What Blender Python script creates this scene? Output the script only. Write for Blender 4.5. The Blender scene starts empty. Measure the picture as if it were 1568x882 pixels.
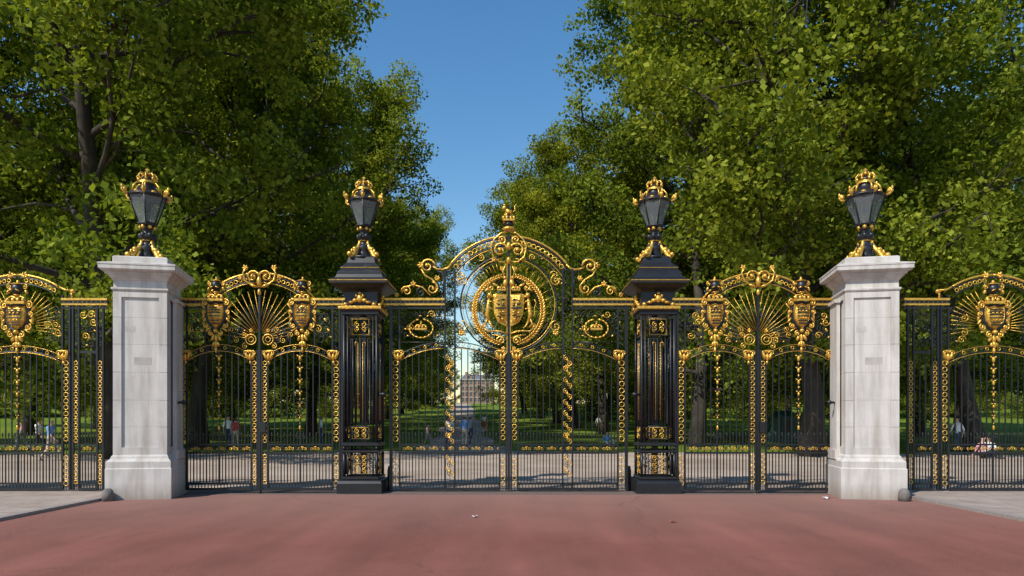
import bpy, math, random
import numpy as np
from mathutils import Vector, Matrix
random.seed(7); np.random.seed(7)
scene=bpy.context.scene
F=1045.0; CD=14.8; CX=0.07; CH=1.6
# ------------------------------------------------------------------ materials
def newmat(name):
    m=bpy.data.materials.new(name); m.use_nodes=True
    nt=m.node_tree; b=nt.nodes['Principled BSDF']; return m,nt,b
def N(nt,t,**k):
    n=nt.nodes.new(t)
    for a,v in k.items(): setattr(n,a,v)
    return n
def noise(nt,scale,detail=4,rough=.6,coord='Object',vec=None):
    tc=N(nt,'ShaderNodeTexCoord'); n=N(nt,'ShaderNodeTexNoise')
    n.inputs['Scale'].default_value=scale; n.inputs['Detail'].default_value=detail; n.inputs['Roughness'].default_value=rough
    if vec:
        mp=N(nt,'ShaderNodeMapping'); mp.inputs['Scale'].default_value=vec
        nt.links.new(tc.outputs[coord],mp.inputs[0]); nt.links.new(mp.outputs[0],n.inputs['Vector'])
    else: nt.links.new(tc.outputs[coord],n.inputs['Vector'])
    return n
def ramp(nt,src,stops):
    r=N(nt,'ShaderNodeValToRGB'); e=r.color_ramp.elements
    while len(e)<len(stops): e.new(.5)
    for i,(p,c) in enumerate(stops):
        e[i].position=p; e[i].color=(c[0],c[1],c[2],1) if hasattr(c,'__len__') else (c,c,c,1)
    nt.links.new(src,r.inputs[0]); return r
def mixc(nt,a,b,fac,mode='MIX'):
    m=N(nt,'ShaderNodeMix',data_type='RGBA',blend_type=mode)
    for s,v in ((6,a),(7,b)):
        if hasattr(v,'links'): nt.links.new(v,m.inputs[s])
        else: m.inputs[s].default_value=(*v,1)
    if hasattr(fac,'links'): nt.links.new(fac,m.inputs[0])
    else: m.inputs[0].default_value=fac
    return m.outputs[2]
def bump(nt,b,src,strength=.3,dist=.01):
    n=N(nt,'ShaderNodeBump'); n.inputs['Strength'].default_value=strength; n.inputs['Distance'].default_value=dist
    nt.links.new(src,n.inputs['Height']); nt.links.new(n.outputs[0],b.inputs['Normal'])
def simple(name,col,rough=.6,metal=0,var=.25,scale=8):
    m,nt,b=newmat(name)
    n=noise(nt,scale)
    r=ramp(nt,n.outputs[0],[(.3,[c*(1-var) for c in col]),(.7,[min(1,c*(1+var)) for c in col])])
    nt.links.new(r.outputs[0],b.inputs['Base Color']); b.inputs['Roughness'].default_value=rough; b.inputs['Metallic'].default_value=metal
    return m
IRON=simple('black_painted_iron',(.010,.011,.014),.42,0,.3,5)
GOLD,nt,b=newmat('gilding')
n=noise(nt,25,3); r=ramp(nt,n.outputs[0],[(.3,(.50,.25,.025)),(.6,(.84,.50,.09)),(.8,(.95,.64,.18))])
nt.links.new(r.outputs[0],b.inputs['Base Color']); b.inputs['Metallic'].default_value=.55; b.inputs['Roughness'].default_value=.30
bump(nt,b,n.outputs[0],.6,.02)
STONE,nt,b=newmat('portland_stone')
n1=noise(nt,1.3,6,.65); n2=noise(nt,60,3); n3=noise(nt,2.0,5,.6,vec=(3,3,.35))
c=ramp(nt,n1.outputs[0],[(.3,(.49,.46,.43)),(.7,(.62,.585,.555))])
st=ramp(nt,n3.outputs[0],[(.42,1),(.70,(.66,.62,.58))])
c2=mixc(nt,c.outputs[0],st.outputs[0],.85,'MULTIPLY')
geo=N(nt,'ShaderNodeNewGeometry'); sx=N(nt,'ShaderNodeSeparateXYZ'); nt.links.new(geo.outputs['Position'],sx.inputs[0])
zr=ramp(nt,sx.outputs[2],[(0,(.58,.53,.47)),(.35,1)])
c3=mixc(nt,c2,zr.outputs[0],.9,'MULTIPLY')
nt.links.new(c3,b.inputs['Base Color']); b.inputs['Roughness'].default_value=.85
bump(nt,b,n2.outputs[0],.25,.006)
STONED=simple('weathered_stone',(.42,.385,.36),.9,0,.2,3)
# red tarmac
ROAD,nt,b=newmat('red_tarmac')
a=noise(nt,95,3,.75); l=noise(nt,.45,5,.6); w=noise(nt,.9,3,.6,vec=(1,.14,1)); sp=noise(nt,26,5,.85)
base=ramp(nt,l.outputs[0],[(.32,(.160,.060,.047)),(.68,(.220,.088,.070))])
wear=ramp(nt,w.outputs[0],[(.38,(.84,.84,.84)),(.7,(1.22,1.18,1.15))])
x=mixc(nt,base.outputs[0],wear.outputs[0],1,'MULTIPLY')
spk=ramp(nt,a.outputs[0],[(.34,(.34,.34,.34)),(.5,(1,1,1)),(.64,(2.1,1.95,1.85))])
x=mixc(nt,x,spk.outputs[0],.95,'MULTIPLY')
pt=ramp(nt,sp.outputs[0],[(.55,0),(.68,1)])
x=mixc(nt,x,(.37,.125,.08),pt.outputs[0])
geo=N(nt,'ShaderNodeNewGeometry'); sx=N(nt,'ShaderNodeSeparateXYZ'); nt.links.new(geo.outputs['Position'],sx.inputs[0])
mr=N(nt,'ShaderNodeMapRange'); mr.inputs[1].default_value=-6; mr.inputs[2].default_value=-.3; mr.inputs[4].default_value=.75
nt.links.new(sx.outputs[1],mr.inputs[0])
x=mixc(nt,x,(.27,.155,.130),mr.outputs[0])
vo=N(nt,'ShaderNodeTexVoronoi',feature='DISTANCE_TO_EDGE'); vo.inputs['Scale'].default_value=.22
wn=noise(nt,1.5,4)
mv=N(nt,'ShaderNodeVectorMath',operation='MULTIPLY_ADD'); nt.links.new(wn.outputs[1],mv.inputs[0]); mv.inputs[1].default_value=(.9,.9,0)
tc=N(nt,'ShaderNodeTexCoord'); nt.links.new(tc.outputs['Object'],mv.inputs[2]); nt.links.new(mv.outputs[0],vo.inputs['Vector'])
cr=ramp(nt,vo.outputs[0],[(0,.4),(.004,0)])
x=mixc(nt,x,(.07,.04,.035),cr.outputs[0])
nt.links.new(x,b.inputs['Base Color']); b.inputs['Roughness'].default_value=.88; b.inputs['Specular IOR Level'].default_value=.25
bump(nt,b,a.outputs[0],.6,.006)
GRAVEL,nt,b=newmat('gravel')
a=noise(nt,70,3,.8); l=noise(nt,.35,5,.6)
base=ramp(nt,l.outputs[0],[(.35,(.34,.255,.195)),(.65,(.50,.40,.32))]); spk=ramp(nt,a.outputs[0],[(.3,.6),(.6,1.15)])
nt.links.new(mixc(nt,base.outputs[0],spk.outputs[0],1,'MULTIPLY'),b.inputs['Base Color']); b.inputs['Roughness'].default_value=.95
bump(nt,b,a.outputs[0],.6,.01)
PAVE,nt,b=newmat('paving_slabs')
tc=N(nt,'ShaderNodeTexCoord'); br=N(nt,'ShaderNodeTexBrick'); nt.links.new(tc.outputs['Object'],br.inputs[0])
br.inputs['Scale'].default_value=1; br.inputs['Brick Width'].default_value=.9; br.inputs['Row Height'].default_value=.6; br.inputs['Mortar Size'].default_value=.008
br.inputs['Color1'].default_value=(.33,.26,.22,1); br.inputs['Color2'].default_value=(.38,.305,.26,1); br.inputs['Mortar'].default_value=(.12,.10,.09,1)
l=noise(nt,2.5,6,.7); rr=ramp(nt,l.outputs[0],[(.3,.72),(.7,1.12)])
nt.links.new(mixc(nt,br.outputs[0],rr.outputs[0],1,'MULTIPLY'),b.inputs['Base Color']); b.inputs['Roughness'].default_value=.85
GRASS,nt,b=newmat('lawn_grass')
a=noise(nt,9,6,.8); l=noise(nt,.12,4,.6)
base=ramp(nt,l.outputs[0],[(.35,(.115,.18,.018)),(.65,(.19,.26,.026))]); spk=ramp(nt,a.outputs[0],[(.3,.5),(.7,1.3)])
nt.links.new(mixc(nt,base.outputs[0],spk.outputs[0],1,'MULTIPLY'),b.inputs['Base Color']); b.inputs['Roughness'].default_value=.9; b.inputs['Specular IOR Level'].default_value=.1
bump(nt,b,a.outputs[0],1,.08)
BARK,nt,b=newmat('plane_bark')
l=noise(nt,1.8,5,.7,vec=(1,1,.4)); base=ramp(nt,l.outputs[0],[(.35,(.020,.016,.011)),(.55,(.048,.038,.027)),(.72,(.10,.085,.06))])
nt.links.new(base.outputs[0],b.inputs['Base Color']); b.inputs['Roughness'].default_value=.9; bump(nt,b,l.outputs[0],.8,.05)
def leafmat(name,dark,mid,light):
    m,nt,b=newmat(name)
    at=N(nt,'ShaderNodeAttribute',attribute_name='lv')
    r=ramp(nt,at.outputs['Fac'],[(0,dark),(.5,mid),(1,light)])
    oi=N(nt,'ShaderNodeObjectInfo'); rr=ramp(nt,oi.outputs['Random'],[(0,(.78,.88,.95)),(1,(1.15,1.05,.85))])
    c=mixc(nt,r.outputs[0],rr.outputs[0],1,'MULTIPLY')
    df=N(nt,'ShaderNodeBsdfDiffuse'); nt.links.new(c,df.inputs[0])
    tr=N(nt,'ShaderNodeBsdfTranslucent'); t2=mixc(nt,c,(1.5,1.4,.5),1,'MULTIPLY'); nt.links.new(t2,tr.inputs[0])
    mx=N(nt,'ShaderNodeMixShader'); mx.inputs[0].default_value=.36
    out=nt.nodes['Material Output']; nt.links.new(df.outputs[0],mx.inputs[1]); nt.links.new(tr.outputs[0],mx.inputs[2]); nt.links.new(mx.outputs[0],out.inputs[0])
    nt.nodes.remove(b)
    return m
LEAF=leafmat('plane_leaves',(.070,.105,.013),(.185,.225,.026),(.36,.385,.060))
GLASS,nt,b=newmat('lantern_glass')
b.inputs['Base Color'].default_value=(.30,.33,.35,1); b.inputs['Roughness'].default_value=.12
tr=N(nt,'ShaderNodeBsdfTransparent'); tr.inputs[0].default_value=(.9,.93,.95,1)
mx=N(nt,'ShaderNodeMixShader'); mx.inputs[0].default_value=.34
nt.links.new(tr.outputs[0],mx.inputs[1]); nt.links.new(b.outputs[0],mx.inputs[2]); nt.links.new(mx.outputs[0],nt.nodes['Material Output'].inputs[0])
# ------------------------------------------------------------------ mesh builder
class MB:
    def __init__(s): s.v=[]; s.f=[]; s.m=[]; s.s=[]
    def add(s,vs,fs,mat=0,smooth=False):
        o=len(s.v); s.v.extend([tuple(p) for p in vs])
        for f in fs: s.f.append(tuple(i+o for i in f)); s.m.append(mat); s.s.append(smooth)
    def box(s,x0,x1,y0,y1,z0,z1,mat=0):
        s.add([(x0,y0,z0),(x1,y0,z0),(x1,y1,z0),(x0,y1,z0),(x0,y0,z1),(x1,y0,z1),(x1,y1,z1),(x0,y1,z1)],
              [(0,3,2,1),(4,5,6,7),(0,1,5,4),(1,2,6,5),(2,3,7,6),(3,0,4,7)],mat)
    def tube(s,pts,r,n=5,mat=0,closed=False,flat=False):
        P=[Vector(p) for p in pts]; k=len(P)
        rr=r if hasattr(r,'__len__') else [r]*k
        T=[]
        for i in range(k):
            if closed: t=P[(i+1)%k]-P[i-1]
            else: t=P[min(i+1,k-1)]-P[max(i-1,0)]
            T.append(t.normalized() if t.length>1e-9 else Vector((0,0,1)))
        ref=Vector((0,1,0)) if abs(T[0].y)<.8 else Vector((1,0,0))
        nn=(ref-T[0]*ref.dot(T[0])).normalized()
        vs=[]
        for i in range(k):
            nn=(nn-T[i]*nn.dot(T[i]))
            nn=nn.normalized() if nn.length>1e-6 else Vector((0,1,0))
            bb=T[i].cross(nn)
            for j in range(n):
                a=2*math.pi*(j+.5)/n; vs.append(P[i]+(nn*math.cos(a)+bb*math.sin(a))*rr[i])
        fs=[]
        for i in range(k if closed else k-1):
            i2=(i+1)%k
            for j in range(n): fs.append((i*n+j,i*n+(j+1)%n,i2*n+(j+1)%n,i2*n+j))
        if not closed:
            fs.append(tuple(range(n-1,-1,-1))); fs.append(tuple((k-1)*n+j for j in range(n)))
        s.add(vs,fs,mat,not flat)
    def blob(s,c,rad,mat=0,rot=0,nu=8,nv=5):
        ca,sa=math.cos(rot),math.sin(rot); vs=[]
        def tf(x,y,z): return (c[0]+x*ca-z*sa,c[1]+y,c[2]+x*sa+z*ca)
        vs.append(tf(0,0,-rad[2]))
        for i in range(1,nv):
            p=math.pi*i/nv
            for j in range(nu):
                a=2*math.pi*j/nu; vs.append(tf(rad[0]*math.sin(p)*math.cos(a),rad[1]*math.sin(p)*math.sin(a),-rad[2]*math.cos(p)))
        vs.append(tf(0,0,rad[2])); fs=[]
        for j in range(nu): fs.append((0,1+(j+1)%nu,1+j))
        for i in range(nv-2):
            for j in range(nu): a=1+i*nu; fs.append((a+j,a+(j+1)%nu,a+nu+(j+1)%nu,a+nu+j))
        L=len(vs)-1; a=1+(nv-2)*nu
        for j in range(nu): fs.append((a+j,a+(j+1)%nu,L))
        s.add(vs,fs,mat,True)
    def loft(s,prof,mat=0,n=4,cx=0,cy=0,rot=None,smooth=False,sy=1.0):
        rot=math.pi/4 if n==4 else (rot or 0); k=1/math.cos(math.pi/n) if n==4 else 1
        vs=[]
        for h,z in prof:
            for j in range(n):
                a=rot+2*math.pi*j/n; vs.append((cx+h*k*math.cos(a),cy+sy*h*k*math.sin(a),z))
        fs=[]
        for i in range(len(prof)-1):
            for j in range(n): fs.append((i*n+j,i*n+(j+1)%n,(i+1)*n+(j+1)%n,(i+1)*n+j))
        fs.append(tuple(range(n-1,-1,-1))); fs.append(tuple((len(prof)-1)*n+j for j in range(n)))
        s.add(vs,fs,mat,smooth)
    def obj(s,name,mats,parent=None,loc=(0,0,0),rz=0):
        me=bpy.data.meshes.new(name); me.from_pydata(s.v,[],s.f)
        for m in mats: me.materials.append(m)
        me.polygons.foreach_set('material_index',s.m); me.polygons.foreach_set('use_smooth',s.s); me.update()
        o=bpy.data.objects.new(name,me); scene.collection.objects.link(o); o.location=loc; o.rotation_euler=(0,0,rz)
        if parent: o.parent=parent
        return o
def empty(name,loc=(0,0,0),rz=0):
    e=bpy.data.objects.new(name,None); scene.collection.objects.link(e); e.location=loc; e.rotation_euler=(0,0,rz); e.empty_display_size=.3; return e
def linked(name,me,loc,rz=0,sc=(1,1,1),parent=None):
    o=bpy.data.objects.new(name,me); scene.collection.objects.link(o); o.location=loc; o.rotation_euler=(0,0,rz); o.scale=sc
    if parent: o.parent=parent
    return o
# ------------------------------------------------------------------ elevation drawing pen
class Pen:
    """draws ironwork in the gate's own elevation; u,v are drawing units (1 unit = D/F metres)"""
    def __init__(s,axis,D):
        s.D=D; s.k=D/F; s.x0=(axis-784)*s.k+CX; s.y=D-CD; s.i=MB(); s.g=MB()
    def X(s,u): return s.x0+u*s.k
    def Z(s,v): return CH+(640-v)*s.k
    def P(s,u,v,dy=0): return (s.X(u),s.y+dy,s.Z(v))
    def b(s,g): return s.g if g else s.i
    def line(s,pts,r,g=0,dy=0,n=4): s.b(g).tube([s.P(u,v,dy) for u,v in pts],r,n,0)
    def bar(s,u,v0,v1,hw=.011,g=0,dy=0,hd=None):
        hd=hd or hw; s.b(g).box(s.X(u)-hw,s.X(u)+hw,s.y+dy-hd,s.y+dy+hd,s.Z(v1),s.Z(v0))
    def rail(s,u0,u1,v0,v1,hd=.03,g=0,dy=0):
        a,b=sorted((s.X(u0),s.X(u1))); s.b(g).box(a,b,s.y+dy-hd,s.y+dy+hd,s.Z(v1),s.Z(v0))
    def ring(s,u,v,R,r=.011,g=1,dy=0,n=9,sv=1): s.b(g).tube([s.P(u+R*math.cos(2*math.pi*i/n),v+sv*R*math.sin(2*math.pi*i/n),dy) for i in range(n)],r,4,0,True)
    def spiral(s,u,v,R,a0,d=1,turns=1.4,r=.012,g=1,dy=0,n=16,taper=.4):
        pts=[];rr=[]
        for i in range(n):
            t=i/(n-1); q=R*(1-.84*t); a=math.radians(a0)+d*2*math.pi*turns*t
            pts.append(s.P(u+q*math.cos(a),v-q*math.sin(a),dy)); rr.append(r*(1-taper*t))
        s.b(g).tube(pts,rr,4,0); s.b(g).blob(pts[-1],(r*1.6,r*1.5,r*1.6),nu=6,nv=4)
    def blob(s,u,v,ru,rv,dep=.05,rot=0,g=1,dy=0): s.b(g).blob(s.P(u,v,dy),(ru*s.k,dep,rv*s.k),0,math.radians(rot))
    def arc(s,u,v,R,a0,a1,r=.014,g=0,n=18,dy=0,sv=1):
        s.line([(u+R*math.cos(math.radians(a0+(a1-a0)*i/n)),v-sv*R*math.sin(math.radians(a0+(a1-a0)*i/n))) for i in range(n+1)],r,g,dy)
    def acanthus(s,u,v,sz,rot=90,g=1):
        for k,(a,l) in enumerate(((0,1),(38,.8),(-38,.8),(75,.55),(-75,.55))):
            A=math.radians(rot+a); s.blob(u+math.cos(A)*sz*l*.6,v-math.sin(A)*sz*l*.6,sz*.55*l,sz*.2,.03,rot+a,g,-.012*(k%2))
        s.blob(u,v,sz*.3,sz*.3,.05,0,g)
    def bracket(s,u,v,d):
        for k in range(3): s.blob(u+(k-1)*5,v+3+abs(k-1)*-2,2.6,6.5,.05,(k-1)*-18,1,-.02)
        s.blob(u,v-6,8,2.4,.05,8*d); s.blob(u,v+11,2.2,3.6,.04)
        s.spiral(u+d*6,v-3,4.5,180 if d>0 else 0,-d,1.1,.014,1,-.05); s.spiral(u-d*6,v-3,4,0 if d>0 else 180,d,1.1,.013,1,-.05)
    def stile(s,u,v0,v1,w=11,vr=556,rails=True):
        for q in (-w/2,w/2): s.bar(u+q,v0,v1,.018,0,0,.026)
        v=vr
        while v<v1-8:
            if not (676<v<698): s.ring(u,v,w*.33,.0105,1,-.012,8)
            v+=w*.88
        s.bar(u,vr-6,v1,.005)
        v=v0+12
        while v<vr-22:
            s.spiral(u,v,w*.33,90,1,1.2,.009,0); s.spiral(u,v+w*.75,w*.33,-90,-1,1.2,.009,0); v+=w*1.6
    def archband(s,u0,u1,vp,ve,gap=8):
        f=lambda u:vp+(ve-vp)*(abs(2*(u-u0)/(u1-u0)-1)**2.1)
        n=14; us=[u0+(u1-u0)*i/n for i in range(n+1)]
        s.line([(u,f(u)) for u in us],.015,0); s.line([(u,f(u)+gap) for u in us],.016,0)
        s.line([(u,f(u)+gap+1.6) for u in us],.007,1,-.012); s.line([(u,f(u)-.4) for u in us],.006,1,-.014)
        m=int((u1-u0)/8.5)
        for i in range(m):
            u=u0+(u1-u0)*(i+.5)/m; s.ring(u,f(u)+gap/2,gap*.30,.008,i%2==0,-.005,7)
        return lambda u:f(u)+gap
    def bars(s,u0,u1,f,v1=742,sp=9.6,dog=True):
        n=max(1,round((u1-u0)/sp)); st=(u1-u0)/n
        for i in range(1,n): s.bar(u0+st*i,f(u0+st*i),v1,.0105)
        if dog:
            for i in range(n):
                u=u0+st*(i+.5); s.bar(u,694,v1,.008)
            for i in range(n):
                u=u0+st*(i+.5); s.bar(u,668,681,.006); s.blob(u,666,1.3,4,.012,0,0)
    def lowerrail(s,u0,u1):
        s.rail(u0,u1,679.5,682,.022); s.rail(u0,u1,692,694.8,.022)
        n=max(2,round((u1-u0)/10)); st=(u1-u0)/n
        for i in range(n):
            u=u0+st*(i+.5); s.spiral(u-1.6,687,3.6,0 if i%2 else 180,1 if i%2 else -1,1.2,.009,i%2,-.006,10)
            s.ring(u+3,687.3,1.8,.007,1,-.01,6)
        s.rail(u0,u1,739,742,.026); s.rail(u0,u1,747,750.5,.03)
        for i in range(n*2): s.bar(u0+st*(i+.5)/2,742,747,.008)
    def goldrail(s,u0,u1,v=457):
        s.rail(u0,u1,v,v+3.4,.055,1); s.rail(u0,u1,v+3.4,v+8.2,.03,0); s.rail(u0,u1,v+8.2,v+10.6,.042,1)
        n=max(1,int((u1-u0)/7))
        for i in range(n): s.blob(u0+(u1-u0)*(i+.5)/n,v+5.8,2.2,1.5,.036,0,1)
        s.rail(u0,u1,v+13.5,v+16,.022,0)
    def filigree(s,u0,u1,v0,v1,st=12,g=.35,r=.011,seed=1,inside=None,mirror=False):
        rnd=random.Random(seed); v=v0+st/2; row=0
        while v<v1-st*.25:
            u=u0+st/2+(row%2)*st*.3
            while u<u1-st*.2:
                if inside is None or inside(u,v):
                    gg=rnd.random()<g; d=1 if (row+int(u/st))%2 else -1
                    s.spiral(u,v,st*.56,rnd.choice((0,60,120,180,240,300)),d,1.35,r,gg,-.008 if gg else 0,13)
                    if rnd.random()<.5: s.blob(u+st*.45,v+st*.2,st*.22,st*.1,.016,rnd.uniform(-80,80),1 if rnd.random()<.6 else 0)
                u+=st*1.02
            v+=st*.92; row+=1
    def shield(s,u,v,w,h,dep=.10,g=1,dy=-.03):
        out=[(-.5,-.5),(-.28,-.44),(0,-.52),(.28,-.44),(.5,-.5),(.54,-.15),(.48,.15),(.28,.38),(0,.54),(-.28,.38),(-.48,.15),(-.54,-.15)]
        vs=[];fs=[];n=len(out)
        for q,dd in ((1,0),(.93,dep*.6),(.84,dep*.35),(.5,dep*.8),(.2,dep)):
            for a,b_ in out: vs.append(s.P(u+a*w*q,v+b_*h*q,dy-dd))
        for i in range(4):
            for j in range(n): fs.append((i*n+j,i*n+(j+1)%n,(i+1)*n+(j+1)%n,(i+1)*n+j))
        fs.append(tuple(4*n+j for j in range(n)))
        s.b(g).add(vs,fs,0,False)
    def crown(s,u,v,w,g=1,dy=-.03):
        s.rail(u-w/2,u+w/2,v,v+w*.14,.05,g,dy)
        for a in (-.42,-.14,.14,.42): s.blob(u+a*w,v-w*.08,w*.10,w*.12,.03,0,g,dy-.03)
        for a in (-1,1): s.arc(u+a*w*.24,v-w*.02,w*.25,0,180,.02,g,8,dy)
        s.blob(u,v-w*.34,w*.1,w*.1,.04,0,g,dy); s.bar(u,v-w*.62,v-w*.4,.012,g,dy); s.rail(u-w*.1,u+w*.1,v-w*.55,v-w*.49,.012,g,dy)
    def emblem(s,u,v0,v1,w,helm=True):
        """helm with plumes, crown, quartered shield, scrolled mantling and leaf drop from v0 to v1"""
        H=v1-v0; q=lambda t:v0+H*t
        if helm:
            s.blob(u,q(.10),w*.20,H*.08,.11,0,0,-.03); s.blob(u,q(.0),w*.05,H*.03,.04,0,1)
            s.blob(u,q(.03),w*.22,H*.012,.09,0,1,-.03); s.blob(u,q(.185),w*.14,H*.012,.09,0,1,-.02)
            for d in (-1,1):
                s.spiral(u+d*w*.25,q(.07),w*.10,90,-d,1.2,.016,1,-.03,12); s.blob(u+d*w*.11,q(.125),w*.08,H*.010,.03,-25*d,1,-.125)
                s.blob(u+d*w*.30,q(.14),w*.05,H*.035,.04,20*d,1,-.02)
        s.crown(u,q(.275),w*.60,1,-.05)
        s.blob(u,q(.255),w*.2,H*.03,.05,0,0,-.02)
        # recess plate behind (dark) then quartered shield
        s.shield(u,q(.50),w*.84,H*.40,.03,0)
        s.shield(u,q(.50),w*.62,H*.33,.09)
        for a,g in ((.385,0),(.42,0),(.455,0),(.50,0),(.56,0),(.60,0)):
            hw=w*(.22-.10*max(0,a-.5)/.1*.5); s.rail(u-hw,u+hw,q(a),q(a)+1.6,.012,g,-.115)
        for k in range(3):
            s.blob(u+(k-1)*w*.13,q(.44),w*.045,H*.012,.018,25,1,-.13); s.blob(u+(k-1)*w*.11,q(.535),w*.04,H*.012,.018,-25,1,-.13)
        for d in (-1,1):
            s.spiral(u+d*w*.42,q(.325),w*.13,90,-d,1.4,.019,1,-.05)
            s.spiral(u+d*w*.46,q(.45),w*.10,-90,d,1.3,.017,1,-.05)
            s.spiral(u+d*w*.38,q(.63),w*.12,60 if d>0 else 120,-d,1.3,.019,1,-.05)
            s.spiral(u+d*w*.18,q(.735),w*.11,90,-d,1.3,.019,1,-.06)
            for t,dx,L,a in ((.37,.53,.05,35),(.50,.50,.05,-10),(.555,.47,.045,-35),(.68,.33,.05,-55),(.28,.36,.04,60)):
                s.blob(u+d*w*dx,q(t),w*.045,H*L,.03,a*d*-1,1,-.02)
        s.blob(u,q(.70),w*.09,H*.03,.06,0,1,-.06)
        for k,(t,dx,L,a) in enumerate(((.80,0,.06,0),(.79,.13,.05,25),(.79,-.13,.05,-25),(.88,0,.05,0),(.875,.08,.035,20),(.875,-.08,.035,-20),(.955,0,.045,0))):
            s.blob(u+dx*w,q(t),w*(.065 if k!=6 else .05),H*L,.035,a,1,-.03-.01*(k%2))
    def tassel(s,u,v0,v1):
        s.bar(u,v0,742,.016)
        n=6
        for i in range(n):
            v=v0+8+(v1-v0-8)*i/n; sz=1-.09*i
            s.blob(u,v+3,2.4*sz,4.5*sz,.03,0,1,-.02)
            for d in (-1,1): s.blob(u+d*3.2*sz,v-1,2.4*sz,1.3*sz,.022,35*d,1,-.02)
            s.blob(u,v+11,1.2*sz,2.2*sz,.02,0,1,-.02)
        s.blob(u,v1,1.8,4,.03,0,1,-.02)
        for d in (-1,1): s.spiral(u+d*4,v1+14,4,90,-d,1.2,.009,0)
    def finish(s,name):
        e=empty(name,(s.x0,s.y,0))
        for mb,nm,m in ((s.i,'ironwork',IRON),(s.g,'gilded_ornament',GOLD)):
            o=mb.obj(nm,[m],e); o.matrix_parent_inverse=Matrix.Translation((-s.x0,-s.y,0))
        return e
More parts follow.
